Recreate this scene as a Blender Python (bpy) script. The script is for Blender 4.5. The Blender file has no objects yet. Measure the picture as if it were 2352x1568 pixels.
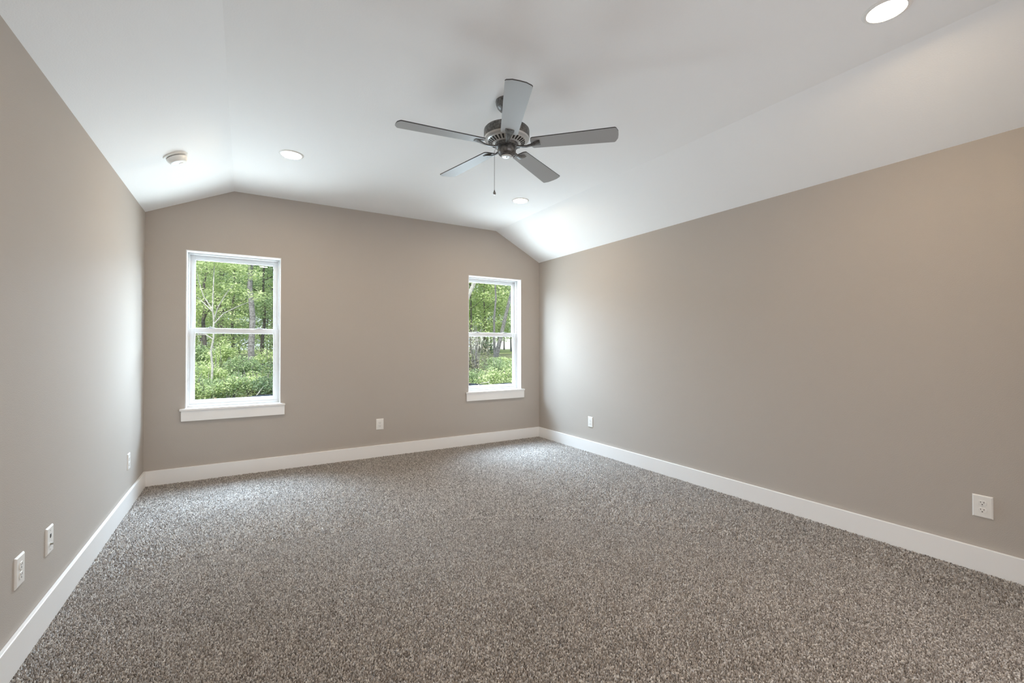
import bpy, bmesh, math, random
from mathutils import Vector, Matrix

S = bpy.context.scene
COL = S.collection
PI = math.pi

# ------------------------------------------------------------------ camera
F_PX, YAW, PITCH, ROLL, CAM_Z = 1022.84, 0.54233, 0.00973, -0.0005, 1.24
cy, sy, cp, sp = math.cos(YAW), math.sin(YAW), math.cos(PITCH), math.sin(PITCH)
FWD = Vector((sy * cp, cy * cp, sp)); RGT = Vector((cy, -sy, 0)); UPV = RGT.cross(FWD)
cr, sr = math.cos(ROLL), math.sin(ROLL)
RGT, UPV = cr * RGT + sr * UPV, -sr * RGT + cr * UPV
cam_d = bpy.data.cameras.new('camera'); cam = bpy.data.objects.new('camera', cam_d); COL.objects.link(cam)
cam_d.sensor_fit = 'HORIZONTAL'; cam_d.sensor_width = 36.0; cam_d.lens = F_PX / 2352 * 36.0
cam_d.clip_start = 0.02; cam_d.clip_end = 500
M3 = Matrix((RGT, UPV, -FWD)).transposed()
cam.matrix_world = Matrix.Translation((0, 0, CAM_Z)) @ M3.to_4x4()
S.camera = cam

# ------------------------------------------------------------------ room numbers (metres, camera stands at x=0 y=0)
XL, XR, YB, YR = -0.753, 3.476, 5.049, -0.385      # left, right, back and rear wall faces
ZL, ZR, ZC = 2.427, 2.380, 2.730                   # wall heights and flat ceiling
CXL, CXR = -0.085, 2.7985                          # creases of the vaulted ceiling
WINS = [(-0.458, 0.322), (2.405, 3.188)]; WZ0, WZ1 = 0.645, 2.127
WT = 0.17                                          # back wall thickness

# ------------------------------------------------------------------ view, world, sun, window daylight
S.view_settings.view_transform = 'Standard'; S.view_settings.look = 'None'
S.view_settings.gamma = 1.0; S.view_settings.use_curve_mapping = False
S.view_settings.exposure = 0.41
S.cycles.use_denoising = True
S.cycles.max_bounces = 14; S.cycles.diffuse_bounces = 8; S.cycles.transparent_max_bounces = 24
S.cycles.sample_clamp_indirect = 6.0

w = bpy.data.worlds.new('sky'); S.world = w; w.use_nodes = True
bg = w.node_tree.nodes['Background']; bg.inputs[0].default_value = (0.80, 0.90, 1.0, 1); bg.inputs[1].default_value = 1.15

sun_d = bpy.data.lights.new('sun', 'SUN'); sun_d.energy = 3.0; sun_d.angle = math.radians(4); sun_d.color = (1.0, 0.95, 0.85)
sun = bpy.data.objects.new('sun', sun_d); COL.objects.link(sun)
sun.rotation_euler = (math.radians(42), 0, math.radians(-22))     # shines from behind the house onto the woods

SKY_W, GND_W, UP_W, LAMP_L, FILL_W = 540.0, 24.0, 42.0, 175.0, 46.0
for i, (a, b) in enumerate(WINS):      # daylight entering at each window: the sky above the trees, and the bright woods and ground
    for nm, en, sx, sz, zc, dy, ang, colr in (('window_skylight', SKY_W, 1.7, 1.4, 2.75, 1.05, 0.88, (0.62, 0.80, 1.0)),
                                              ('window_daylight', GND_W, b - a - 0.1, 1.3, 1.38, 0.10, -0.1, (0.72, 0.87, 1.0)),
                                              ('window_ground_light', UP_W, 1.6, 1.3, 0.45, 0.75, -0.65, (0.92, 0.96, 1.0))):
        d = bpy.data.lights.new(nm, 'AREA'); d.shape = 'RECTANGLE'; d.size = sx; d.size_y = sz
        d.energy = en * (0.85, 0.92)[i]; d.color = colr; d.spread = math.radians(142 if nm == 'window_daylight' else 170)
        o = bpy.data.objects.new(nm, d); COL.objects.link(o)
        o.location = ((a + b) / 2, YB + WT + dy, zc); o.rotation_euler = (-PI / 2 + ang, 0, 0)
# added fill light behind the camera, shining in through an invented rear doorway
ADDED_DOOR = (0.75, 2.55); DZ1 = 2.05
d = bpy.data.lights.new('rear_fill_light', 'AREA'); d.shape = 'RECTANGLE'; d.size = ADDED_DOOR[1] - ADDED_DOOR[0] - 0.1; d.size_y = 1.9
d.energy = FILL_W; d.color = (0.97, 0.96, 1.0)
o = bpy.data.objects.new('rear_fill_light', d); COL.objects.link(o)
o.location = ((ADDED_DOOR[0] + ADDED_DOOR[1]) / 2, YR - 1.15, 1.02); o.rotation_euler = (PI / 2 + 0.03, 0, 0)

# ------------------------------------------------------------------ material helpers
MATS = {}
def new_mat(name):
    m = bpy.data.materials.new(name); m.use_nodes = True; MATS[name] = m
    return m, m.node_tree, m.node_tree.nodes['Principled BSDF']
def plain(name, col, rough=0.5, metal=0.0, spec=0.5, bump=None, emit=None, speck=None):
    m, nt, p = new_mat(name)
    p.inputs['Base Color'].default_value = (*col, 1); p.inputs['Roughness'].default_value = rough
    p.inputs['Metallic'].default_value = metal; p.inputs['Specular IOR Level'].default_value = spec
    tc = nt.nodes.new('ShaderNodeTexCoord')
    if bump:
        n = nt.nodes.new('ShaderNodeTexNoise'); n.inputs['Scale'].default_value = bump[0]; n.inputs['Detail'].default_value = 3
        b = nt.nodes.new('ShaderNodeBump'); b.inputs['Strength'].default_value = bump[1]; b.inputs['Distance'].default_value = bump[2]
        nt.links.new(tc.outputs['Object'], n.inputs['Vector']); nt.links.new(n.outputs['Fac'], b.inputs['Height'])
        nt.links.new(b.outputs['Normal'], p.inputs['Normal'])
    if speck:
        n = nt.nodes.new('ShaderNodeTexNoise'); n.inputs['Scale'].default_value = speck[0]; n.inputs['Detail'].default_value = 5
        r = nt.nodes.new('ShaderNodeValToRGB'); r.color_ramp.elements[0].position = 0.35; r.color_ramp.elements[1].position = 0.65
        r.color_ramp.elements[0].color = (*speck[1], 1); r.color_ramp.elements[1].color = (*col, 1)
        nt.links.new(tc.outputs['Object'], n.inputs['Vector']); nt.links.new(n.outputs['Fac'], r.inputs['Fac'])
        nt.links.new(r.outputs['Color'], p.inputs['Base Color'])
    if emit:
        p.inputs['Emission Color'].default_value = (*emit[0], 1); p.inputs['Emission Strength'].default_value = emit[1]
    return m

M_WALL = plain('wall_paint', (0.462, 0.418, 0.376), 0.8, 0, 0.1, bump=(210, 0.22, 0.004))
M_CEIL = plain('ceiling_paint', (0.92, 0.917, 0.912), 0.85, 0, 0.2, bump=(150, 0.2, 0.004))
M_TRIM = plain('white_trim_paint', (0.86, 0.845, 0.83), 0.35, 0, 0.5)
M_VINYL = plain('white_window_vinyl', (0.74, 0.745, 0.75), 0.35)
M_LATCH = plain('grey_latch', (0.45, 0.46, 0.47), 0.4)
M_PLATE = plain('outlet_plate_plastic', (0.80, 0.78, 0.75), 0.35)
M_SLOT = plain('dark_slot', (0.02, 0.018, 0.015), 0.7)
M_SCREW = plain('plate_screw', (0.62, 0.6, 0.57), 0.35)
M_BRASS = plain('coax_metal', (0.42, 0.40, 0.36), 0.3, 1.0)
M_DET = plain('detector_plastic', (0.84, 0.84, 0.82), 0.45)
M_LED = plain('lamp_lens', (0.9, 0.9, 0.9), 0.4, emit=((1.0, 0.77, 0.50), LAMP_L))
M_RING = plain('lamp_trim_white', (0.85, 0.83, 0.80), 0.4)
M_PEWTER = plain('fan_pewter', (0.20, 0.198, 0.193), 0.42, 0.6, 0.5, speck=(70, (0.085, 0.083, 0.08)))
M_PEWLT = plain('fan_light_pewter', (0.60, 0.60, 0.59), 0.38, 0.45)
M_BLADE = plain('fan_blade_grey', (0.40, 0.40, 0.395), 0.45, 0, 0.3, bump=(120, 0.05, 0.002))
M_BEDGE = plain('fan_blade_edge', (0.05, 0.05, 0.05), 0.5)
M_CHAIN = plain('chain_metal', (0.30, 0.29, 0.28), 0.35, 0.9)

def carpet():
    m, nt, p = new_mat('carpet_pile')
    N, L = nt.nodes, nt.links
    g = N.new('ShaderNodeNewGeometry')
    r = N.new('ShaderNodeValToRGB'); e = r.color_ramp.elements
    e[0].position = 0.0; e[0].color = (0.13, 0.104, 0.085, 1)
    e[1].position = 1.0; e[1].color = (0.74, 0.69, 0.64, 1)
    for q, c in ((0.35, (0.29, 0.245, 0.21, 1)), (0.75, (0.45, 0.40, 0.36, 1))):
        k = e.new(q); k.color = c
    L.new(g.outputs['Random Per Island'], r.inputs['Fac'])
    tc = N.new('ShaderNodeTexCoord')                     # broad nap variation left by the vacuum
    n1 = N.new('ShaderNodeTexNoise'); n1.inputs['Scale'].default_value = 2.2; n1.inputs['Detail'].default_value = 4
    L.new(tc.outputs['Object'], n1.inputs['Vector'])
    mr = N.new('ShaderNodeMapRange'); mr.inputs['To Min'].default_value = 0.86; mr.inputs['To Max'].default_value = 1.14
    L.new(n1.outputs['Fac'], mr.inputs['Value'])
    vm = N.new('ShaderNodeVectorMath'); vm.operation = 'SCALE'; L.new(r.outputs['Color'], vm.inputs[0]); L.new(mr.outputs[0], vm.inputs['Scale'])
    L.new(vm.outputs[0], p.inputs['Base Color'])
    p.inputs['Roughness'].default_value = 0.5; p.inputs['Specular IOR Level'].default_value = 0.55
    p.inputs['Sheen Weight'].default_value = 1.0; p.inputs['Sheen Roughness'].default_value = 0.35
    t = N.new('ShaderNodeBsdfTranslucent'); L.new(vm.outputs[0], t.inputs[0])
    mix = N.new('ShaderNodeMixShader'); mix.inputs[0].default_value = 0.1
    L.new(p.outputs[0], mix.inputs[1]); L.new(t.outputs[0], mix.inputs[2]); L.new(mix.outputs[0], N['Material Output'].inputs['Surface'])
    return m
M_CARPET = carpet()
M_BACKING = plain('carpet_backing', (0.06, 0.048, 0.04), 0.95)

def glass():
    m, nt, p = new_mat('window_glass'); N, L = nt.nodes, nt.links; N.remove(p)
    lw = N.new('ShaderNodeLayerWeight'); lw.inputs['Blend'].default_value = 0.5
    pw = N.new('ShaderNodeMath'); pw.operation = 'POWER'; pw.inputs[1].default_value = 5; L.new(lw.outputs['Facing'], pw.inputs[0])
    ma = N.new('ShaderNodeMath'); ma.operation = 'MULTIPLY_ADD'; ma.inputs[1].default_value = 0.96; ma.inputs[2].default_value = 0.03; L.new(pw.outputs[0], ma.inputs[0])
    t = N.new('ShaderNodeBsdfTransparent'); t.inputs[0].default_value = (0.97, 0.985, 0.98, 1)
    g = N.new('ShaderNodeBsdfGlossy'); g.inputs['Roughness'].default_value = 0.0
    mix = N.new('ShaderNodeMixShader'); L.new(ma.outputs[0], mix.inputs[0]); L.new(t.outputs[0], mix.inputs[1]); L.new(g.outputs[0], mix.inputs[2])
    L.new(mix.outputs[0], N['Material Output'].inputs['Surface'])
    return m
M_GLASS = glass()

def leaf_mat(name, c1, c2, c3):
    m, nt, p = new_mat(name); N, L = nt.nodes, nt.links
    g = N.new('ShaderNodeNewGeometry')
    r = N.new('ShaderNodeValToRGB'); e = r.color_ramp.elements
    e[0].color = (*c1, 1); e[1].color = (*c3, 1); k = e.new(0.5); k.color = (*c2, 1)
    L.new(g.outputs['Random Per Island'], r.inputs['Fac']); L.new(r.outputs['Color'], p.inputs['Base Color'])
    p.inputs['Roughness'].default_value = 0.45; p.inputs['Specular IOR Level'].default_value = 0.4
    t = N.new('ShaderNodeBsdfTranslucent'); L.new(r.outputs['Color'], t.inputs[0])
    mix = N.new('ShaderNodeMixShader'); mix.inputs[0].default_value = 0.35
    L.new(p.outputs[0], mix.inputs[1]); L.new(t.outputs[0], mix.inputs[2]); L.new(mix.outputs[0], N['Material Output'].inputs['Surface'])
    return m
M_LEAFY = leaf_mat('leaf_yellow_green', (0.30, 0.42, 0.16), (0.56, 0.68, 0.31), (0.88, 0.93, 0.60))
M_LEAFG = leaf_mat('leaf_mid_green', (0.17, 0.26, 0.13), (0.37, 0.51, 0.25), (0.70, 0.80, 0.49))
M_LEAFD = leaf_mat('leaf_deep_green', (0.09, 0.15, 0.09), (0.20, 0.31, 0.16), (0.42, 0.52, 0.32))
M_LEAFB = leaf_mat('leaf_greyed', (0.22, 0.20, 0.17), (0.36, 0.36, 0.26), (0.56, 0.54, 0.44))
M_BARKG = plain('bark_grey', (0.34, 0.33, 0.33), 0.9, speck=(14, (0.14, 0.13, 0.13)))
M_BARKL = plain('bark_pale', (0.62, 0.60, 0.56), 0.85, speck=(16, (0.34, 0.33, 0.31)))
M_BARKD = plain('bark_dark', (0.17, 0.15, 0.145), 0.95, speck=(12, (0.06, 0.055, 0.055)))
M_FABRIC = plain('silt_fabric', (0.035, 0.05, 0.075), 0.8, bump=(60, 0.3, 0.01))
M_STAKE = plain('stake_wood', (0.42, 0.33, 0.22), 0.85)
M_SOIL = plain('forest_soil', (0.20, 0.19, 0.10), 0.95, speck=(3.5, (0.10, 0.14, 0.05)))
M_DRIVE = plain('pale_gravel', (0.62, 0.58, 0.54), 0.95, speck=(6, (0.5, 0.45, 0.4)))
M_LAWN = plain('lawn_grass', (0.30, 0.42, 0.14), 0.95, speck=(5, (0.42, 0.42, 0.20)))
M_SIDING = plain('white_siding', (0.8, 0.81, 0.82), 0.7)
M_ROOF = plain('grey_shingle', (0.2, 0.2, 0.21), 0.9)

# ------------------------------------------------------------------ object helpers
def tag(o, label=None, cat=None, group=None, kind=None):
    if label: o['label'] = label
    if cat: o['category'] = cat
    if group: o['group'] = group
    if kind: o['kind'] = kind
    return o
def empty(name, loc=(0, 0, 0), rot=None):
    o = bpy.data.objects.new(name, None); COL.objects.link(o); o.location = loc; o.empty_display_size = 0.1
    if rot is not None: o.rotation_euler = rot
    return o
def obj(name, bm, mat, parent=None, smooth=False, bevel=0.0, seg=2):
    me = bpy.data.meshes.new(name)
    bmesh.ops.recalc_face_normals(bm, faces=bm.faces[:])
    bm.to_mesh(me); bm.free()
    mats = mat if isinstance(mat, (list, tuple)) else [mat]
    for m in mats: me.materials.append(m)
    if smooth:
        for p in me.polygons: p.use_smooth = True
        if hasattr(me, 'set_sharp_from_angle'): me.set_sharp_from_angle(angle=math.radians(35))
    o = bpy.data.objects.new(name, me); COL.objects.link(o)
    if parent: o.parent = parent
    if bevel:
        b = o.modifiers.new('bevel', 'BEVEL'); b.width = bevel; b.segments = seg; b.limit_method = 'ANGLE'; b.angle_limit = math.radians(40)
    return o
def box(bm, x0, x1, y0, y1, z0, z1):
    v = [bm.verts.new(p) for p in ((x0, y0, z0), (x1, y0, z0), (x1, y1, z0), (x0, y1, z0), (x0, y0, z1), (x1, y0, z1), (x1, y1, z1), (x0, y1, z1))]
    for f in ((0, 3, 2, 1), (4, 5, 6, 7), (0, 1, 5, 4), (1, 2, 6, 5), (2, 3, 7, 6), (3, 0, 4, 7)): bm.faces.new([v[i] for i in f])
    return bm
def BX(*a): return box(bmesh.new(), *a)
def lathe(prof, n=40, bm=None, c=(0, 0, 0)):
    bm = bm or bmesh.new(); rings = []
    for r, z in prof:
        if r < 1e-6: rings.append([bm.verts.new((c[0], c[1], c[2] + z))])
        else: rings.append([bm.verts.new((c[0] + r * math.cos(2 * PI * i / n), c[1] + r * math.sin(2 * PI * i / n), c[2] + z)) for i in range(n)])
    for A, B in zip(rings, rings[1:]):
        for i in range(n):
            j = (i + 1) % n
            if len(A) == 1 and len(B) == 1: continue
            if len(A) == 1: bm.faces.new((A[0], B[i], B[j]))
            elif len(B) == 1: bm.faces.new((A[i], A[j], B[0]))
            else: bm.faces.new((A[i], A[j], B[j], B[i]))
    return bm
def tube(bm, pts, radii, n=8):
    pts = [Vector(p) for p in pts]; rings = []
    for i, p in enumerate(pts):
        d = (pts[min(i + 1, len(pts) - 1)] - pts[max(i - 1, 0)]).normalized()
        u = d.cross(Vector((0.31, 0.2, 0.93)))
        if u.length < 1e-3: u = d.cross(Vector((1, 0, 0)))
        u.normalize(); v = d.cross(u)
        rings.append([bm.verts.new(p + radii[i] * (math.cos(2 * PI * k / n) * u + math.sin(2 * PI * k / n) * v)) for k in range(n)])
    for A, B in zip(rings, rings[1:]):
        for k in range(n): bm.faces.new((A[k], A[(k + 1) % n], B[(k + 1) % n], B[k]))
    bm.faces.new(rings[0][::-1]); bm.faces.new(rings[-1])
    return bm
def prism(bm, poly, off):
    A = [bm.verts.new(p) for p in poly]; B = [bm.verts.new(Vector(p) + Vector(off)) for p in poly]
    bm.faces.new(A[::-1]); bm.faces.new(B); n = len(A)
    for i in range(n): bm.faces.new((A[i], A[(i + 1) % n], B[(i + 1) % n], B[i]))
    return bm

# ------------------------------------------------------------------ the room shell
def zceil(x):
    if x <= CXL: return ZC + (x - CXL) * (ZC - ZL) / (CXL - XL)
    if x >= CXR: return ZC + (x - CXR) * (ZR - ZC) / (XR - CXR)
    return ZC
def floor():
    """one mesh: the slab and the cut pile on it (short rounded yarn ends lying every way, finer toward the camera)"""
    import numpy as np
    rng = np.random.default_rng(12)
    zb = -0.0065
    pts = []
    for sp, near in ((0.0056, True), (0.0078, False)):
        xs = np.arange(XL + 0.01, XR - 0.01, sp); ys = np.arange(YR - 0.1, YB - 0.005, sp)
        X, Y = np.meshgrid(xs, ys); X = X.ravel() + rng.uniform(-0.5, 0.5, X.size) * sp; Y = Y.ravel() + rng.uniform(-0.5, 0.5, Y.size) * sp
        d = np.hypot(X, Y); k = (d < 3.2) if near else (d >= 3.2)
        k &= (Y > 0.25)
        pts.append(np.stack([X[k], Y[k], np.full(k.sum(), sp)], 1))
    Q = np.concatenate(pts); n = len(Q); sp = Q[:, 2]
    a = rng.uniform(0, 2 * np.pi, n); ca, sa = np.cos(a), np.sin(a)
    hl = sp * rng.uniform(0.75, 1.15, n); hw = sp * rng.uniform(0.27, 0.38, n); h = sp * rng.uniform(0.9, 1.7, n)
    z0 = zb - rng.uniform(0, 0.0012, n); tl = rng.uniform(-0.3, 0.3, n)
    shape = np.array([[1, 0, 0], [.55, 1, 0], [-.55, 1, 0], [-1, 0, 0], [-.55, -1, 0], [.55, -1, 0], [.45, 0, 1], [-.45, 0, 1]])
    V = np.zeros((n, 8, 3), np.float32)
    for i, (u, v, w_) in enumerate(shape):
        x = u * hl; y = v * hw
        V[:, i, 0] = Q[:, 0] + x * ca - y * sa; V[:, i, 1] = Q[:, 1] + x * sa + y * ca
        V[:, i, 2] = z0 + w_ * h * (1 + tl * u) + (0.0006 if w_ else -0.001)
    base = (np.arange(n) * 8)[:, None]
    tris = np.array([[0, 1, 6], [1, 2, 7], [1, 7, 6], [2, 3, 7], [3, 4, 7], [4, 5, 6], [4, 6, 7], [5, 0, 6]])
    T = (base[:, :, None] + tris[None]).reshape(-1, 3)
    bm = BX(XL - 0.1, XR + 0.1, YR - 1.35, YB + WT, -0.12, zb); me0 = bpy.data.meshes.new('slab'); bmesh.ops.recalc_face_normals(bm, faces=bm.faces[:]); bm.to_mesh(me0); bm.free()
    sv = np.array([v.co[:] for v in me0.vertices], np.float32); sf = np.array([p.vertices[:] for p in me0.polygons])
    bpy.data.meshes.remove(me0)
    nv0 = len(sv); allv = np.concatenate([sv, V.reshape(-1, 3)])
    loops = np.concatenate([sf.ravel(), (T + nv0).ravel()]).astype(np.int32)
    ls = np.concatenate([np.arange(6) * 4, 24 + np.arange(len(T)) * 3]).astype(np.int32)
    me = bpy.data.meshes.new('floor'); me.vertices.add(len(allv)); me.vertices.foreach_set('co', allv.ravel())
    me.loops.add(len(loops)); me.loops.foreach_set('vertex_index', loops)
    me.polygons.add(len(ls)); me.polygons.foreach_set('loop_start', ls)
    me.materials.append(M_BACKING); me.materials.append(M_CARPET)
    mi = np.ones(len(ls), np.int32); mi[:6] = 0; me.polygons.foreach_set('material_index', mi)
    me.polygons.foreach_set('use_smooth', np.ones(len(ls), bool))
    me.update(calc_edges=True)
    o = bpy.data.objects.new('floor', me); COL.objects.link(o)
    tag(o, 'grey brown speckled cut pile carpet covering the whole floor', 'floor', kind='structure')
floor()

def gable(name, y0, thick, holes, label, hz0=WZ0, hz1=WZ1):
    bm = bmesh.new(); V = {}
    def v(x, z):
        k = (round(x, 5), round(z, 5))
        if k not in V: V[k] = bm.verts.new((x, y0, z))
        return V[k]
    xs = sorted({XL - 0.1, XR + 0.1, CXL, CXR} | {x for h in holes for x in h})
    for a, b in zip(xs, xs[1:]):
        mid = (a + b) / 2
        if any(h[0] < mid < h[1] for h in holes):
            if hz0 > 0: bm.faces.new((v(a, -0.1), v(b, -0.1), v(b, hz0), v(a, hz0)))
            bm.faces.new((v(a, hz1), v(b, hz1), v(b, zceil(b) + 0.04), v(a, zceil(a) + 0.04)))
        else:
            zz = [-0.1] + ([z for z in (hz0, hz1) if z > -0.05] if holes else [])
            left = zz + [zceil(a) + 0.04]; right = zz + [zceil(b) + 0.04]
            for i in range(len(zz)):
                bm.faces.new((v(a, left[i]), v(b, right[i]), v(b, right[i + 1]), v(a, left[i + 1])))
    r = bmesh.ops.extrude_face_region(bm, geom=bm.faces[:])
    for e in r['geom']:
        if isinstance(e, bmesh.types.BMVert): e.co.y += thick
    return tag(obj(name, bm, M_WALL), label, 'wall', kind='structure')
gable('wall_back', YB, WT, WINS, 'taupe painted gable wall holding the two white windows')
gable('wall_rear', YR, -0.12, [ADDED_DOOR], 'taupe painted wall behind the camera', -0.1, DZ1)
tag(obj('wall_left', BX(XL - 0.12, XL, YR, YB, -0.1, ZL + 0.03), M_WALL), 'taupe painted side wall with three white plates, left of the windows', 'wall', kind='structure')
tag(obj('wall_right', BX(XR, XR + 0.12, YR, YB, -0.1, ZR + 0.03), M_WALL), 'long taupe painted side wall, right of the windows', 'wall', kind='structure')
bm = bmesh.new()
ins = [(XL - 0.12, zceil(XL - 0.12)), (CXL, ZC), (CXR, ZC), (XR + 0.12, zceil(XR + 0.12))]
prism(bm, [(x, YR - 0.12, z) for x, z in ins] + [(x, YR - 0.12, z + 0.14) for x, z in reversed(ins)], (0, YB + WT - YR + 0.12, 0))
tag(obj('ceiling', bm, M_CEIL), 'white vaulted ceiling with a flat middle and two sloped sides', 'ceiling', kind='structure')

BH, BT = 0.133, 0.018
def baseboard(name, b, label):
    tag(obj(name, BX(*b), M_TRIM, bevel=0.003), label, 'baseboard', kind='structure')
baseboard('baseboard_left', (XL, XL + BT, YR + BT, YB - BT, -0.005, BH), 'white flat baseboard along the left wall')
baseboard('baseboard_back', (XL, XR, YB - BT, YB, -0.005, BH), 'white flat baseboard under the two windows')
baseboard('baseboard_right', (XR - BT, XR, YR + BT, YB - BT, -0.005, BH), 'white flat baseboard along the right wall')
baseboard('baseboard_rear', (XL, ADDED_DOOR[0] - 0.09, YR, YR + BT, -0.005, BH), 'white flat baseboard along the wall behind the camera')
W = empty('added_door_1', ((ADDED_DOOR[0] + ADDED_DOOR[1]) / 2, YR, 0)); tag(W, 'white cased open doorway, unseen, added behind the camera to let fill light in', 'doorway', kind='structure')  # unseen doorway, invented to admit the fill light
hw = (ADDED_DOOR[1] - ADDED_DOOR[0]) / 2; bm = bmesh.new()
for s in (-1, 1):
    box(bm, min(s * hw, s * (hw + 0.09)), max(s * hw, s * (hw + 0.09)), 0, 0.018, 0, DZ1 + 0.09)
box(bm, -hw, hw, 0, 0.018, DZ1, DZ1 + 0.09); obj('casing', bm, M_TRIM, W)
# unseen short hall, added around the fill light behind that doorway
tag(obj('wall_added_hall', box(box(BX(ADDED_DOOR[0] - 0.5, ADDED_DOOR[1] + 0.5, YR - 1.35, YR - 1.25, -0.1, 2.45), ADDED_DOOR[0] - 0.5, ADDED_DOOR[0] - 0.4, YR - 1.25, YR - 0.12, -0.1, 2.45), ADDED_DOOR[1] + 0.4, ADDED_DOOR[1] + 0.5, YR - 1.25, YR - 0.12, -0.1, 2.45), M_WALL), 'taupe walls of the unseen hall added behind the camera for the fill light', 'wall', kind='structure')
tag(obj('ceiling_added_hall', BX(ADDED_DOOR[0] - 0.5, ADDED_DOOR[1] + 0.5, YR - 1.35, YR - 0.12, 2.40, 2.5), M_CEIL), 'white ceiling of the unseen hall added behind the camera for the fill light', 'ceiling', kind='structure')

# ------------------------------------------------------------------ windows
def ring(bm, x0, x1, z0, z1, wl, wr, wb, wt, y0, y1):
    box(bm, x0, x0 + wl, y0, y1, z0, z1); box(bm, x1 - wr, x1, y0, y1, z0, z1)
    if wb: box(bm, x0 + wl, x1 - wr, y0, y1, z0, z0 + wb)
    if wt: box(bm, x0 + wl, x1 - wr, y0, y1, z1 - wt, z1)
    return bm
def window(idx, a, b, label):
    W = empty('window_%d' % idx, ((a + b) / 2, YB, WZ0)); tag(W, label, 'window', kind='structure')
    h = (b - a) / 2; z0, z1 = 0.02, WZ1 - WZ0           # local: x from the middle, y into the wall, z from the rough sill
    lt = 0.008
    obj('jamb', ring(bmesh.new(), -h, h, z0, z1, lt, lt, 0, lt, -0.001, 0.10), M_VINYL, W, bevel=0.001)
    fx, ft, fb = h - lt, z1 - lt, z0
    obj('frame', ring(bmesh.new(), -fx, fx, fb, ft, 0.014, 0.014, 0.026, 0.014, 0.10, 0.168), M_VINYL, W, bevel=0.0015)
    sx, st, sb = fx - 0.014, ft - 0.014, fb + 0.026
    zm0, zm1 = 1.359 - WZ0, 1.413 - WZ0
    def sash(name, zb, zt, wb, wt, y0, y1):
        bm = ring(bmesh.new(), -sx, sx, zb, zt, 0.034, 0.034, wb, wt, y0, y1)
        ring(bm, -sx + 0.034, sx - 0.034, zb + wb, zt - wt, 0.006, 0.006, 0.006, 0.006, y0 + 0.007, y1 - 0.003)
        s = obj(name, bm, M_VINYL, W, bevel=0.002)
        obj('pane', BX(-sx + 0.032, sx - 0.032, (y0 + y1) / 2 + 0.001, (y0 + y1) / 2 + 0.005, zb + wb - 0.002, zt - wt + 0.002), M_GLASS, s)
        return s
    sash('upper_sash', zm0 + 0.008, st, 0.040, 0.038, 0.140, 0.166)
    lo = sash('lower_sash', sb, zm1 - 0.004, 0.032, 0.042, 0.108, 0.136)
    for s in (-1, 1):
        bm = BX(s * 0.205 - 0.036, s * 0.205 + 0.036, 0.112, 0.132, zm1 - 0.0045, zm1 + 0.003)
        box(bm, s * 0.205 - 0.016, s * 0.205 + 0.016, 0.110, 0.128, zm1 + 0.003, zm1 + 0.008)
        tag(obj('sash_latch', bm, M_LATCH, lo, bevel=0.0015), 'grey latch on the meeting rail')
    bm = BX(-h - 0.040, h + 0.040, -0.030, 0.0, 0.0, 0.020); box(bm, -h, h, 0.0, 0.101, 0.0, 0.020)
    obj('window_sill', bm, M_TRIM, W, bevel=0.003)
    obj('apron', BX(-h - 0.029, h + 0.034, -0.020, 0.0, -0.094, 0.0), M_TRIM, W, bevel=0.002)
window(1, *WINS[0], 'white double hung window nearer the left wall, dense woods outside')
window(2, *WINS[1], 'white double hung window nearer the right wall, forked tree and lawn outside')

# ------------------------------------------------------------------ wall plates (local frame: x across, y out of the wall, z up, origin at plate middle)
PW, PH = 0.041, 0.061
def plate_mesh():
    bm = bmesh.new(); t = 0.0065; e = 0.006
    B = [bm.verts.new((sx * PW, 0, sz * PH)) for sx, sz in ((-1, -1), (1, -1), (1, 1), (-1, 1))]
    C = [bm.verts.new((sx * (PW - 0.001), 0.003, sz * (PH - 0.001))) for sx, sz in ((-1, -1), (1, -1), (1, 1), (-1, 1))]
    D = [bm.verts.new((sx * (PW - e), t, sz * (PH - e))) for sx, sz in ((-1, -1), (1, -1), (1, 1), (-1, 1))]
    bm.faces.new(B)
    for P, Q in ((B, C), (C, D)):
        for i in range(4): bm.faces.new((P[i], P[(i + 1) % 4], Q[(i + 1) % 4], Q[i]))
    bm.faces.new(D)
    return bm
def receptacle_mesh(zc):
    bm = bmesh.new(); pts = []
    for k in range(32):
        a = 2 * PI * k / 32; x = 0.0172 * math.cos(a); z = max(-0.0138, min(0.0138, 0.0172 * math.sin(a)))
        pts.append((x, 0.0045, zc + z))
    return prism(bm, pts, (0, 0.0042, 0))
def outlet(loc, ang, label):
    r = empty('wall_outlet', loc, (0, 0, ang)); tag(r, label, 'outlet', 'duplex wall outlets')
    obj('cover_plate', plate_mesh(), M_PLATE, r)
    for zc in (0.0195, -0.0195):
        rc = obj('receptacle', receptacle_mesh(zc), M_PLATE, r, bevel=0.0008)
        bm = BX(-0.0075, -0.0053, 0.0080, 0.0090, zc + 0.0005, zc + 0.0085); obj('slot', bm, M_SLOT, rc)
        bm = BX(0.0053, 0.0075, 0.0080, 0.0090, zc + 0.0012, zc + 0.0078); obj('slot', bm, M_SLOT, rc)
        bm = bmesh.new(); prism(bm, [(0.0027 * math.cos(2 * PI * k / 14), 0.0080, zc - 0.0075 + 0.0027 * math.sin(2 * PI * k / 14)) for k in range(14)], (0, 0.001, 0))
        obj('ground_hole', bm, M_SLOT, rc)
    bm = bmesh.new(); prism(bm, [(0.003 * math.cos(2 * PI * k / 14), 0.006, 0.003 * math.sin(2 * PI * k / 14)) for k in range(14)], (0, 0.0014, 0))
    obj('screw', bm, M_SCREW, r)
    return r
A_BACK, A_LEFT, A_RIGHT = PI, -PI / 2, PI / 2
outlet((1.312, YB, 0.363), A_BACK, 'white wall outlet between the two windows on the back wall')
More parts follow.
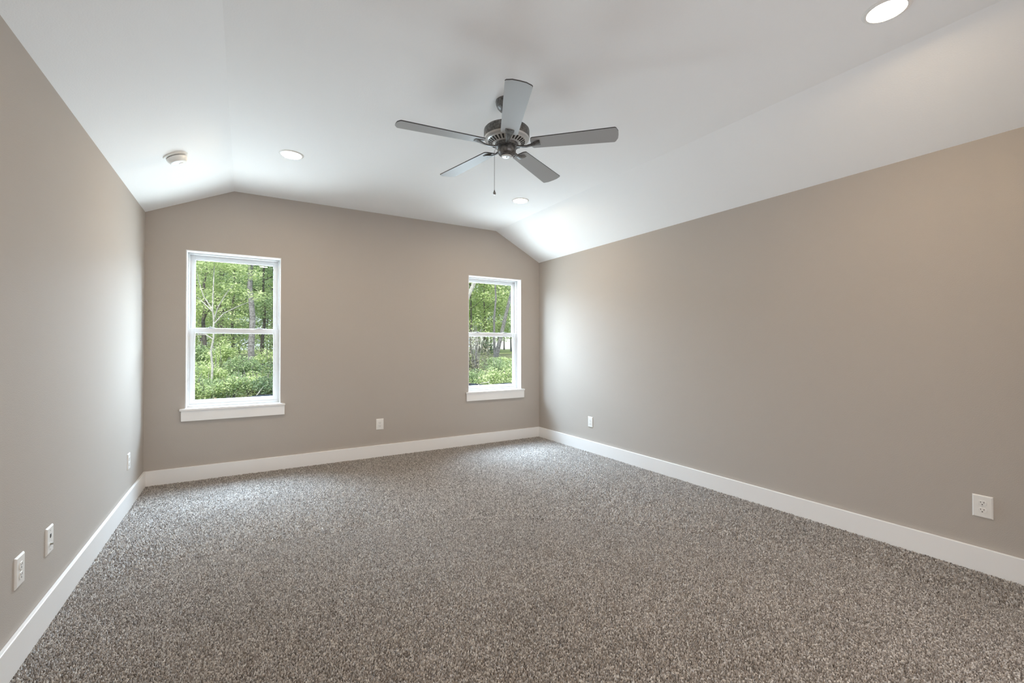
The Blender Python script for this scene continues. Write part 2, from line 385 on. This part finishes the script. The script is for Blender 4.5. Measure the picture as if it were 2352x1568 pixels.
outlet((XR, 3.991, 0.350), A_RIGHT, 'small distant white wall outlet on the right wall near the back corner')
outlet((XR, 0.767, 0.358), A_RIGHT, 'largest white wall outlet, on the right wall close to the camera')
outlet((XL, 4.446, 0.357), A_LEFT, 'narrow looking white wall outlet on the left wall close to the back corner')
outlet((XL, 2.505, 0.359), A_LEFT, 'white duplex outlet on the left wall, at the left edge of the photo')
r = empty('cable_plate', (XL, 2.820, 0.362), (0, 0, A_LEFT)); tag(r, 'white cable plate with a metal coax connector sticking out, on the left wall', 'wall plate')
obj('cover_plate', plate_mesh(), M_PLATE, r)
bm = bmesh.new(); prism(bm, [(0.0045 * math.cos(2 * PI * k / 18), -0.002, -0.019 + 0.0045 * math.sin(2 * PI * k / 18)) for k in range(18)], (0, 0.018, 0))
prism(bm, [(0.0062 * math.cos(2 * PI * k / 6), 0.005, -0.019 + 0.0062 * math.sin(2 * PI * k / 6)) for k in range(6)], (0, 0.004, 0))
tag(obj('coax_connector', bm, M_BRASS, r), 'grey metal connector')
bm = BX(-0.007, 0.007, 0.0055, 0.0072, 0.012, 0.026); box(bm, -0.003, 0.003, 0.0055, 0.0072, 0.008, 0.012); tag(obj('data_jack', bm, M_SLOT, r), 'dark data socket')
for s in (-1, 1):
    bm = bmesh.new(); prism(bm, [(0.003 * math.cos(2 * PI * k / 14), 0.006, s * 0.042 + 0.003 * math.sin(2 * PI * k / 14)) for k in range(14)], (0, 0.0013, 0))
    obj('screw', bm, M_SCREW, r)

# ------------------------------------------------------------------ recessed lights
def downlight(x, y, label):
    r = empty('recessed_light', (x, y, ZC)); tag(r, label, 'ceiling light', 'recessed ceiling lights')
    obj('trim_ring', lathe([(0.068, -0.003), (0.071, -0.007), (0.080, -0.006), (0.087, -0.002), (0.088, 0.0), (0.068, 0.0), (0.068, -0.003)], 48), M_RING, r, smooth=True)
    tag(obj('lamp_lens', lathe([(0.0, -0.0042), (0.069, -0.0042), (0.069, -0.0005), (0.0, -0.0005)], 48), M_LED, r), 'glowing round lens')
downlight(0.313, 3.845, 'lit round recessed light on the ceiling beside the smoke detector')
downlight(2.425, 3.855, 'smallest lit round recessed light, below the fan and toward the right window')
downlight(2.437, 0.822, 'largest lit round recessed light at the top right edge of the photo')
downlight(0.313, 0.830, 'lit round recessed light right above the camera')

# ------------------------------------------------------------------ smoke detector on the left slope
sl = math.atan2(ZC - ZL, CXL - XL)
sx_ = -0.418; r = empty('smoke_detector', (sx_, 3.905, zceil(sx_)), (0, -sl, 0)); tag(r, 'round white smoke detector on the sloped ceiling near the left wall', 'smoke detector')
obj('base_plate', lathe([(0.0, 0.0), (0.076, 0.0), (0.077, -0.008), (0.072, -0.011), (0.0, -0.011)], 48), M_DET, r, smooth=True)
obj('detector_body', lathe([(0.0, -0.015), (0.063, -0.015), (0.0645, -0.019), (0.062, -0.030), (0.052, -0.046), (0.046, -0.050), (0.0, -0.051)], 48), M_DET, r, smooth=True)
tag(obj('vent_gap', lathe([(0.0, -0.0105), (0.060, -0.0105), (0.060, -0.0155), (0.0, -0.0155)], 40), M_SLOT, r), 'dark gap around the body')
obj('test_button', lathe([(0.0, -0.0505), (0.014, -0.0505), (0.014, -0.053), (0.012, -0.054), (0.0, -0.054)], 24, c=(0.012, 0.01, 0)), M_DET, r, smooth=True)

# ------------------------------------------------------------------ ceiling fan
fan = empty('ceiling_fan', (1.367, 2.330, ZC)); tag(fan, 'five blade pewter and grey ceiling fan with a pull chain', 'ceiling fan')
D = lambda z: z - ZC
obj('canopy', lathe([(0.0, 0.0), (0.066, 0.0), (0.068, -0.006), (0.066, -0.020), (0.058, -0.040), (0.044, -0.056), (0.030, -0.066), (0.024, -0.068), (0.0, -0.068)], 48), M_PEWTER, fan, smooth=True)
obj('downrod', lathe([(0.0, -0.05), (0.0135, -0.05), (0.0135, -0.165), (0.0, -0.165)], 24), M_PEWLT, fan, smooth=True)
obj('motor_housing', lathe([(0.0, D(2.572)), (0.03, D(2.572)), (0.05, D(2.567)), (0.10, D(2.562)), (0.132, D(2.557)), (0.1375, D(2.551)), (0.1385, D(2.546)), (0.1385, D(2.505)), (0.136, D(2.500)), (0.0, D(2.500))], 64), M_PEWTER, fan, smooth=True)
obj('motor_rim', lathe([(0.0, D(2.5005)), (0.137, D(2.5005)), (0.133, D(2.492)), (0.122, D(2.487)), (0.0, D(2.487))], 64), M_PEWLT, fan, smooth=True)
vent = obj('vent_ring', lathe([(0.0, D(2.4875)), (0.118, D(2.4875)), (0.114, D(2.482)), (0.085, D(2.468)), (0.066, D(2.464)), (0.0, D(2.464))], 64), M_PEWLT, fan, smooth=True)
bm = bmesh.new()
for k in range(30):
    a = 2 * PI * k / 30; ca, sa = math.cos(a), math.sin(a)
    r0, r1, z0, z1 = 0.086, 0.112, D(2.4683), D(2.4807); n = Vector((ca * 0.43, sa * 0.43, -0.9)).normalized() * 0.0012; t = Vector((-sa, ca, 0))
    P = [Vector((ca * r0, sa * r0, z0)) - t * 0.0042, Vector((ca * r0, sa * r0, z0)) + t * 0.0042, Vector((ca * r1, sa * r1, z1)) + t * 0.0062, Vector((ca * r1, sa * r1, z1)) - t * 0.0062]
    prism(bm, [p - n * 0.6 for p in P], n * 1.6)
tag(obj('vent_slots', bm, M_SLOT, vent), 'dark radial slots')
obj('flywheel', lathe([(0.0, D(2.466)), (0.070, D(2.466)), (0.072, D(2.460)), (0.070, D(2.450)), (0.060, D(2.446)), (0.0, D(2.446))], 48), M_PEWTER, fan, smooth=True)
hs = obj('switch_housing', lathe([(0.0, D(2.447)), (0.052, D(2.447)), (0.055, D(2.440)), (0.057, D(2.428)), (0.055, D(2.415)), (0.048, D(2.404)), (0.034, D(2.396)), (0.031, D(2.3945)), (0.0, D(2.3945))], 48), M_PEWTER, fan, smooth=True)
tag(obj('bottom_cap', lathe([(0.0, D(2.395)), (0.031, D(2.395)), (0.0305, D(2.391)), (0.026, D(2.389)), (0.0, D(2.389))], 40), M_PEWLT, hs, smooth=True), 'pale round bottom cap')
tag(obj('cap_screw', lathe([(0.0, D(2.3892)), (0.004, D(2.3892)), (0.003, D(2.387)), (0.0, D(2.3865))], 16), M_SLOT, hs), 'dark screw')
R0, R1, W0, W1, BZ, PIT = 0.149, 0.657, 0.050, 0.067, D(2.462), -0.167
for k in range(5):
    a = -2.012 + k * 2 * PI / 5
    bm = bmesh.new(); out = []
    nL = 10
    for i in range(nL + 1):
        f = i / nL; out.append((R0 + 0.012 + (R1 - 0.028 - R0) * f, W0 + (W1 - W0) * f))
    top = [(R0, W0 - 0.022)] + [(R0 + 0.004, W0 - 0.008)] + out
    tip = [(R1 - 0.008, W1 - 0.006), (R1 - 0.003, W1 - 0.018), (R1 + 0.004, W1 * 0.5), (R1 + 0.006, 0.0), (R1 + 0.004, -W1 * 0.5), (R1 - 0.003, -W1 + 0.018), (R1 - 0.008, -W1 + 0.006)]
    poly = top + tip + [(x, -y) for x, y in reversed(top)]
    rotx = Matrix.Rotation(PIT, 4, 'X')      # blade pitch about its own length
    M = Matrix.Translation((0, 0, BZ)) @ Matrix.Rotation(a, 4, 'Z') @ rotx
    prism(bm, [(x, y, -0.003) for x, y in poly], (0, 0, 0.006))
    bl = obj('blade', bm, [M_BLADE, M_BEDGE], fan)
    for p in bl.data.polygons:
        if abs(p.normal.z) < 0.5: p.material_index = 1
    bl.data.transform(M)
    # curved bracket: flat arm from the flywheel, dips below the blade and flares into a pad
    st = [(0.052, 0.013, -0.010), (0.075, 0.012, -0.016), (0.100, 0.0115, -0.021), (0.125, 0.012, -0.021), (0.150, 0.015, -0.017), (0.172, 0.021, -0.011), (0.190, 0.026, -0.0065), (0.205, 0.0265, -0.0045)]
    bm = bmesh.new(); rows = []
    for x, hw, z in st:
        rows.append([bm.verts.new(q) for q in ((x, -hw, z + 0.0015), (x, -hw * 0.5, z - 0.0035), (x, hw * 0.5, z - 0.0035), (x, hw, z + 0.0015), (x, hw * 0.6, z + 0.0035), (x, -hw * 0.6, z + 0.0035))])
    for A, B in zip(rows, rows[1:]):
        for i in range(6): bm.faces.new((A[i], A[(i + 1) % 6], B[(i + 1) % 6], B[i]))
    bm.faces.new(rows[0]); bm.faces.new(rows[-1][::-1])
    br = obj('blade_bracket', bm, M_PEWTER, bl, smooth=True)
    br.data.transform(M); tag(br, 'dark pewter bracket')
cxo, cyo = -0.064, 0.0385
bm = bmesh.new()
tube(bm, [(cxo * 0.78, cyo * 0.78, D(2.437)), (cxo * 0.95, cyo * 0.95, D(2.435)), (cxo, cyo, D(2.426)), (cxo, cyo, D(2.18))], [0.0012] * 4, 6)
for k in range(64): lathe([(0, -0.0019), (0.0014, -0.0012), (0.0019, 0), (0.0014, 0.0012), (0, 0.0019)], 6, bm, (cxo, cyo, D(2.425) - k * 0.0038))
pc = obj('pull_chain', bm, M_CHAIN, fan, smooth=True)
obj('chain_fob', lathe([(0, 0.0), (0.002, 0.0), (0.004, -0.006), (0.0085, -0.018), (0.009, -0.024), (0.006, -0.029), (0, -0.030)], 20, c=(cxo, cyo, D(2.188))), M_CHAIN, pc, smooth=True)

# ------------------------------------------------------------------ outdoors
def sst(t, a, b):
    t = max(0.0, min(1.0, (t - a) / (b - a))); return t * t * (3 - 2 * t)
def gz(x, y): return -0.45 + sst(y, 12, 24) * (0.25 + 0.85 * sst(x, 2, 10)) + sst(y, 24, 60) * (0.5 - 0.25 * sst(x, 2, 10))
bm = bmesh.new(); NX, NY = 56, 50; G = {}
for i in range(NX + 1):
    for j in range(NY + 1):
        x = -30 + 110 * i / NX; y = YB + WT + 0.02 + (j / NY) ** 1.5 * 110; G[i, j] = bm.verts.new((x, y, gz(x, y)))
for i in range(NX):
    for j in range(NY): bm.faces.new((G[i, j], G[i + 1, j], G[i + 1, j + 1], G[i, j + 1]))
g = obj('ground', bm, [M_SOIL, M_LAWN, M_DRIVE], smooth=True); tag(g, 'earth and lawn outside the two windows', 'ground', kind='structure')
for p in g.data.polygons:
    c = p.center
    if c.y > 30 and c.x > c.y * 0.38: p.material_index = 2 if 46 < c.y < 62 else 1

def P(px, d):           # a spot on the ground seen in direction px at a forward distance d
    lx = (px - 1176) / F_PX * d
    return lx * math.cos(YAW) + d * math.sin(YAW), -lx * math.sin(YAW) + d * math.cos(YAW)

def leaves(rng, blobs, n, size):
    """n little folded leaves scattered over ellipsoid clumps (cx,cy,cz,rx,ry,rz)"""
    import numpy as np
    g = np.random.default_rng(rng.randrange(1 << 30)); B = np.array(blobs)
    w_ = B[:, 3] * B[:, 4]; k = g.choice(len(B), n, p=w_ / w_.sum())
    q = g.normal(size=(n, 3)); q /= np.linalg.norm(q, axis=1)[:, None]; q *= g.uniform(0.016, 1, (n, 1)) ** (1 / 3)
    c = B[k, :3] + q * B[k, 3:6]
    s = size * g.uniform(0.6, 1.35, (n, 1))
    nn = np.stack([g.normal(0, 0.55, n), g.normal(0, 0.55, n) - 0.25, np.ones(n)], 1); nn /= np.linalg.norm(nn, axis=1)[:, None]
    d = np.cross(nn, np.stack([g.uniform(-1, 1, n), g.uniform(-1, 1, n), np.full(n, 0.1)], 1)); d /= np.linalg.norm(d, axis=1)[:, None]
    t = np.cross(nn, d)
    V = np.stack([c - d * s, c + t * s * 0.48 + nn * s * 0.12, c + d * s, c - t * s * 0.48 + nn * s * 0.12], 1).reshape(-1, 3)
    b4 = (np.arange(n) * 4)[:, None]
    return V, np.concatenate([b4 + [0, 1, 2], b4 + [0, 2, 3]], 1).reshape(-1, 3)
def leaf_obj(name, vt, mat, parent):
    import numpy as np
    V, T = vt; me = bpy.data.meshes.new(name); me.vertices.add(len(V)); me.vertices.foreach_set('co', V.astype(np.float32).ravel())
    me.loops.add(T.size); me.loops.foreach_set('vertex_index', T.astype(np.int32).ravel())
    me.polygons.add(len(T)); me.polygons.foreach_set('loop_start', (np.arange(len(T)) * 3).astype(np.int32)); me.update(calc_edges=True); me.materials.append(mat)
    o = bpy.data.objects.new(name, me); COL.objects.link(o); o.parent = parent
    return o

def tree(name, loc, label, seed, height, r, bark, leafmat, lean=(0, 0), crown=(0.3, 1.0), spread=2.2, nblob=16, nleaf=2200, size=0.11, branches=7, group=None, stems=None, cat='tree', flat=0.4):
    rng = random.Random(seed); x, y = loc
    root = empty(name, (x, y, gz(x, y) - 0.05)); tag(root, label, cat, group)
    def path(l, h, r_):
        pts, rad = [], []
        for i in range(9):
            f = i / 8; pts.append(Vector((l[0] * h * f + rng.uniform(-1, 1) * r_ * 0.7 * (f > 0), l[1] * h * f + rng.uniform(-1, 1) * r_ * 0.7 * (f > 0), h * f))); rad.append(r_ * (1 - 0.72 * f) + (r_ * 0.25 if i == 0 else 0))
        return pts, rad
    trunk = None; paths = []
    for l, rr, hh in (stems or [(lean, r, height)]):
        pts, rad = path(l, hh, rr); t = obj('trunk', tube(bmesh.new(), pts, rad, 10), bark, root, smooth=True); paths.append(pts)
        trunk = trunk or t
    blobs = []
    for k in range(branches):
        pts = paths[k % len(paths)]; f = crown[0] + (crown[1] - crown[0]) * (k + 0.5) / branches
        i = min(7, int(f * 8)); b0 = pts[i].lerp(pts[i + 1], f * 8 - i)
        a = k * 2.4 + rng.uniform(-0.4, 0.4); ln = spread * (1.15 - 0.6 * f) * rng.uniform(0.7, 1.15)
        p1 = b0 + Vector((math.cos(a) * ln * 0.45, math.sin(a) * ln * 0.45, ln * 0.28)); p2 = b0 + Vector((math.cos(a) * ln, math.sin(a) * ln, ln * rng.uniform(0.3, 0.6)))
        obj('branch', tube(bmesh.new(), [b0, p1, p2], [r * 0.34, r * 0.22, r * 0.07], 6), bark, root, smooth=True)
        for q in (p1, p2): blobs.append((q.x, q.y, q.z, spread * 0.42, spread * 0.42, spread * 0.42 * flat))
    top = paths[0]
    for k in range(nblob):
        f = rng.uniform(*crown); i = min(7, int(f * 8)); b0 = top[i].lerp(top[i + 1], f * 8 - i)
        a = rng.uniform(0, 2 * PI); rr_ = spread * math.sqrt(rng.random()) * (1.15 - 0.55 * f); s = spread * rng.uniform(0.28, 0.5)
        blobs.append((b0.x + math.cos(a) * rr_, b0.y + math.sin(a) * rr_, b0.z + rng.uniform(-0.2, 0.4), s, s, s * flat))
    if nleaf: leaf_obj('foliage', leaves(rng, blobs, nleaf, size), leafmat, root)
    return root

# --- woods behind the left window
tree('pine_tree', P(578, 20), 'straight mottled pine trunk, tallest trunk in the right half of the left window', 3, 11, 0.145, M_BARKG, M_LEAFG, (0.004, 0.0), (0.45, 1.0), 2.0, 16, 4500, 0.085, 9)
tree('oak_tree', P(503, 27), 'thick dark trunk behind the pale sapling in the left window', 5, 12, 0.22, M_BARKD, M_LEAFG, (0.0, 0.01), (0.25, 0.9), 3.0, 26, 8000, 0.085, 9)
tree('oak_tree', P(466, 30), 'dark slender trunk at the left side of the left window', 6, 12, 0.17, M_BARKD, M_LEAFD, (0.0, 0.0), (0.25, 0.9), 3.0, 26, 7000, 0.085, 9)
# the pale sapling with its spreading bare branches
x, y = P(486, 13.5); root = empty('sapling', (x, y, gz(x, y) - 0.03)); tag(root, 'pale slender sapling with forked bare branches, nearest tree in the left window', 'tree')
rt = lambda u, z, v=0.0: (u * cy + v * sy, -u * sy + v * cy, z)     # u across the view, v away
obj('trunk', tube(bmesh.new(), [rt(0.08, 0), rt(0.0, 0.5), rt(0.03, 1.0), rt(-0.02, 1.5), rt(0.06, 1.9), rt(0.06, 2.5), rt(0.02, 2.75), rt(0.07, 4.2), rt(0.05, 5.0)], [0.038, 0.033, 0.031, 0.029, 0.027, 0.025, 0.021, 0.013, 0.007], 8), M_BARKL, root, smooth=True)
for b in ([rt(0.05, 2.3), rt(0.3, 2.65, 0.1), rt(0.75, 2.9, 0.2), rt(1.3, 3.1, 0.2)], [rt(0.05, 2.4), rt(0.25, 2.8, -0.1), rt(0.55, 3.2, -0.2), rt(0.8, 3.5, -0.2)],
          [rt(0.03, 2.75), rt(-0.25, 3.15), rt(-0.4, 3.6), rt(-0.5, 4.1)], [rt(0.02, 2.7), rt(-0.3, 2.95, 0.1), rt(-0.7, 3.25, 0.2)], [rt(0.05, 1.85), rt(-0.25, 2.0, 0.1), rt(-0.7, 1.98, 0.2)]):
    obj('branch', tube(bmesh.new(), b, [0.02, 0.016, 0.012, 0.006][:len(b)], 6), M_BARKL, root, smooth=True)
rng = random.Random(4)
leaf_obj('foliage', leaves(rng, [(*rt(u, z, v), s, s, s * 0.4) for u, z, v, s in ((-.5, 4.0, .1, .6), (0, 4.3, .2, .7), (.5, 4.2, 0, .6), (.9, 3.9, .3, .55), (1.2, 3.2, .2, .45), (.7, 3.4, 0, .4), (-.6, 3.3, .2, .4), (.1, 3.7, .4, .4), (-.9, 3.7, .2, .5))], 3400, 0.042), M_LEAFY, root)
for k, (px, d, rr) in enumerate(((606, 31, 0.07), (614, 34, 0.06), (623, 30, 0.075))):
    tree('thin_tree', P(px, d), ('thin dark trunk just right of the mottled pine', 'thinnest of the dark trunks right of the mottled pine', 'dark thin trunk at the right edge of the left window')[k], 20 + k, 9, rr, M_BARKD, M_LEAFG, (0.01 * (k - 1), 0), (0.4, 1.0), 1.6, 14, 2600, 0.08, 5)
BGL = [(425, 22, 'Y'), (452, 38, 'G'), (485, 42, 'Y'), (520, 36, 'Y'), (548, 44, 'G'), (575, 36, 'G'), (605, 40, 'Y'), (640, 34, 'G'), (668, 24, 'Y'), (536, 25, 'Y'), (470, 21, 'Y'), (604, 23, 'G')]
for k, (px, d, c) in enumerate(BGL):
    tree('broadleaf_tree', P(px, d), 'leafy green broadleaf tree deep in the woods behind the left window', 40 + k, 9 if d > 30 else 7, 0.10, M_BARKD, {'Y': M_LEAFY, 'G': M_LEAFG}[c], (0, 0), (0.12, 0.95), 2.4 if d > 30 else 1.7, 34, 8000 if d > 30 else 6000, 0.088 if d > 30 else 0.066, 8, group='background trees in the left window')

# --- trees behind the right window
tree('forked_tree', P(1137, 24), 'grey tree forked at its base, one stem leaning right, in the right window', 9, 9, 0.07, M_BARKG, M_LEAFY, stems=[((-0.002, 0.0), 0.07, 9), ((0.22, -0.12), 0.115, 9)], crown=(0.5, 1.0), spread=2.2, nblob=14, nleaf=4200, size=0.08, branches=6)
tree('leaning_tree', P(1001, 19), 'grey trunk leaning right at the top left corner of the right window', 11, 8, 0.13, M_BARKL, M_LEAFY, (0.35, -0.21), (0.6, 1.0), 1.4, 6, 1200, 0.07, 4)
tree('thin_tree', P(1117, 42), 'dark thin trunk left of the forked tree in the right window', 12, 8, 0.16, M_BARKD, M_LEAFG, (0, 0), (0.35, 1), 2.4, 18, 4500, 0.1, 6)
BGR = [(1056, 36, 'Y'), (1082, 33, 'Y'), (1100, 42, 'Y'), (1112, 34, 'Y'), (1128, 48, 'G'), (1146, 37, 'Y'), (1158, 50, 'Y'), (1174, 42, 'Y'), (1196, 36, 'G'), (1218, 45, 'Y')]
for k, (px, d, c) in enumerate(BGR):
    tree('broadleaf_tree', P(px, d), 'bright green broadleaf tree beyond the lawn behind the right window', 70 + k, 9, 0.07, M_BARKD, {'Y': M_LEAFY, 'G': M_LEAFG}[c], (0, 0), (0.13, 0.9), 2.5, 36, 6800, 0.095, 8, group='background trees in the right window')

# --- undergrowth
def shrub(name, loc, label, seed, w_, h_, mat, n, size, group=None, cat='shrub', twigs=7, bark=None):
    rng = random.Random(seed); x, y = loc
    root = empty(name, (x, y, gz(x, y) - 0.03)); tag(root, label, cat, group)
    bm = bmesh.new()
    for k in range(twigs):
        a = rng.uniform(0, 2 * PI); l = rng.uniform(0.2, 0.8) * w_
        tube(bm, [(0.05 * math.cos(a), 0.05 * math.sin(a), 0), (math.cos(a) * l * 0.5, math.sin(a) * l * 0.5, h_ * 0.5), (math.cos(a) * l, math.sin(a) * l, h_ * rng.uniform(0.7, 1.05))], [0.016, 0.012, 0.005], 5)
    obj('stems', bm, bark or M_BARKG, root)
    bl = []
    for k in range(12):
        a = rng.uniform(0, 2 * PI); rr = w_ * math.sqrt(rng.random()) * 0.75; z = h_ * (0.25 + 0.7 * rng.random() * (1 - 0.45 * rr / w_))
        bl.append((math.cos(a) * rr, math.sin(a) * rr, z, w_ * 0.36, w_ * 0.36, h_ * 0.2))
    leaf_obj('foliage', leaves(rng, bl, n, size), mat, root)
    return root
rng = random.Random(77); k = 0
for row, (d, hh) in enumerate(((12.4, 0.95), (14.6, 1.3), (17.5, 1.7))):
    for px in range(430 + 17 * row, 676, 52):
        mat = (M_LEAFG, M_LEAFY, M_LEAFG, M_LEAFY, M_LEAFD)[k % 5]; k += 1
        if row and 552 < px < 614: continue
        px_ = px + rng.uniform(-8, 8); x, y = P(px_, d + rng.uniform(-0.5, 0.5)); y = max(y, 11.75)
        shrub('green_shrub', (x, y), ('low green shrub behind the black silt fence outside the left window', 'mid height green shrub among the undergrowth outside the left window', 'tall green shrub at the foot of the trees outside the left window')[row], 100 + k, rng.uniform(0.65, 0.85), hh * rng.uniform(0.85, 1.1), mat, 2600, 0.034 + 0.006 * row,
              group=('low shrubs outside the left window', 'middle shrubs outside the left window', 'tall shrubs outside the left window')[row])
for row, (d, hh) in enumerate(((14.9, 1.0), (17.0, 1.05), (20.5, 0.8))):
    for px in range(1048 + 16 * row, 1225, 42):
        mat = (M_LEAFY, M_LEAFG, M_LEAFY)[k % 3]; k += 1
        px_ = px + rng.uniform(-6, 6); x, y = P(px_, d + rng.uniform(-0.4, 0.4))
        shrub('green_shrub', (x, y), ('low green shrub behind the black silt fence outside the right window', 'green shrub in front of the forked tree outside the right window', 'green shrub close to the foot of the forked tree outside the right window')[row], 160 + k, 0.75, hh * rng.uniform(0.85, 1.1), mat, 2300, 0.036,
              group=('low shrubs outside the right window', 'middle shrubs outside the right window', 'farther shrubs outside the right window')[row])
shrub('brown_thicket', P(1090, 16.5), 'tall brownish twiggy thicket at the left side of the right window', 200, 0.62, 2.2, M_LEAFB, 1300, 0.05, twigs=26, cat='shrub')
shrub('dark_shrub', P(1121, 30), 'dark round shrub left of the forked tree base', 201, 0.55, 1.1, M_LEAFD, 900, 0.07)
shrub('brush_pile', P(604, 12.9), 'heap of brown twigs at the lower right of the left window', 202, 0.45, 0.62, M_LEAFB, 700, 0.035, twigs=40, cat='brush', bark=M_BARKG)

# --- silt fence with stakes, and dead branches lying on it
root = empty('silt_fence', (0, 11.1, gz(0, 11.1))); tag(root, 'low black fabric silt fence crossing outside both windows', 'fence')
rng = random.Random(8); bm = bmesh.new(); prev = None; z00 = gz(0, 11.1)
for i in range(121):
    x = -5 + i * 0.15; yy = 0.11 * x + 0.05 * math.sin(x * 2.1) + 0.02 * math.sin(x * 7)
    zt = 0.56 - 0.05 * max(0, 1 - abs(x - 6.2) / 1.2) + 0.05 * math.sin(x * 1.3 + 0.6) + 0.02 * math.sin(x * 4.7)
    row = [bm.verts.new((x, yy + dy, z)) for dy, z in ((0, -0.05), (0.01, zt * 0.5), (0.0, zt), (0.006, zt), (0.016, zt * 0.5), (0.006, -0.05))]
    if prev:
        for a in range(6): bm.faces.new((prev[a], prev[(a + 1) % 6], row[(a + 1) % 6], row[a]))
    prev = row
obj('fabric', bm, M_FABRIC, root, smooth=True)
for i in range(9):
    x = -4.6 + i * 2.05; yy = 0.11 * x + 0.05 * math.sin(x * 2.1) + 0.05
    obj('stake', BX(x - 0.02, x + 0.02, yy, yy + 0.035, -0.1, 0.62), M_STAKE, root)
def stick(px, d, z, pts, rr, label):
    x, y = P(px, d); r = empty('fallen_branch', (x, y, z)); tag(r, label, 'branch')
    bm = bmesh.new()
    for q in pts: tube(bm, [rt(*p) for p in q], [rr] + [rr * 0.8] * (len(q) - 2) + [rr * 0.4], 6)
    me = obj('branch', bm, M_BARKL, r, smooth=True)
stick(1118, 13.15, 0.16, [[(-0.16, -0.02), (0.0, 0.0), (0.07, 0.03), (0.10, 0.08)], [(0.03, 0.01), (0.08, -0.04), (0.11, -0.07)]], 0.012, 'pale forked stick lying over the silt fence outside the right window')
stick(1085, 12.95, 0.03, [[(-0.2, -0.06), (0.05, 0.0), (0.22, 0.06)], [(0.12, 0.02), (0.2, 0.10)]], 0.02, 'pale broken branch leaning on the fence at the lower left of the right window')
stick(597, 12.0, 0.02, [[(-0.12, -0.16), (0.0, 0.0), (0.10, 0.13)]], 0.014, 'pale straight stick poking up near the brush heap')
# --- low white house far beyond the lawn
x, y = P(1152, 74); root = empty('house', (x, y, gz(x, y)), (0, 0, -0.5)); tag(root, 'low white house far beyond the lawn behind the forked tree', 'house')
obj('walls', BX(-5, 5, -3, 3, -0.2, 2.6), M_SIDING, root)
bm = bmesh.new(); prism(bm, [(-5.4, -3.4, 2.6), (-5.4, 3.4, 2.6), (-5.4, 0, 4.2)], (10.8, 0, 0)); obj('roof', bm, M_ROOF, root)
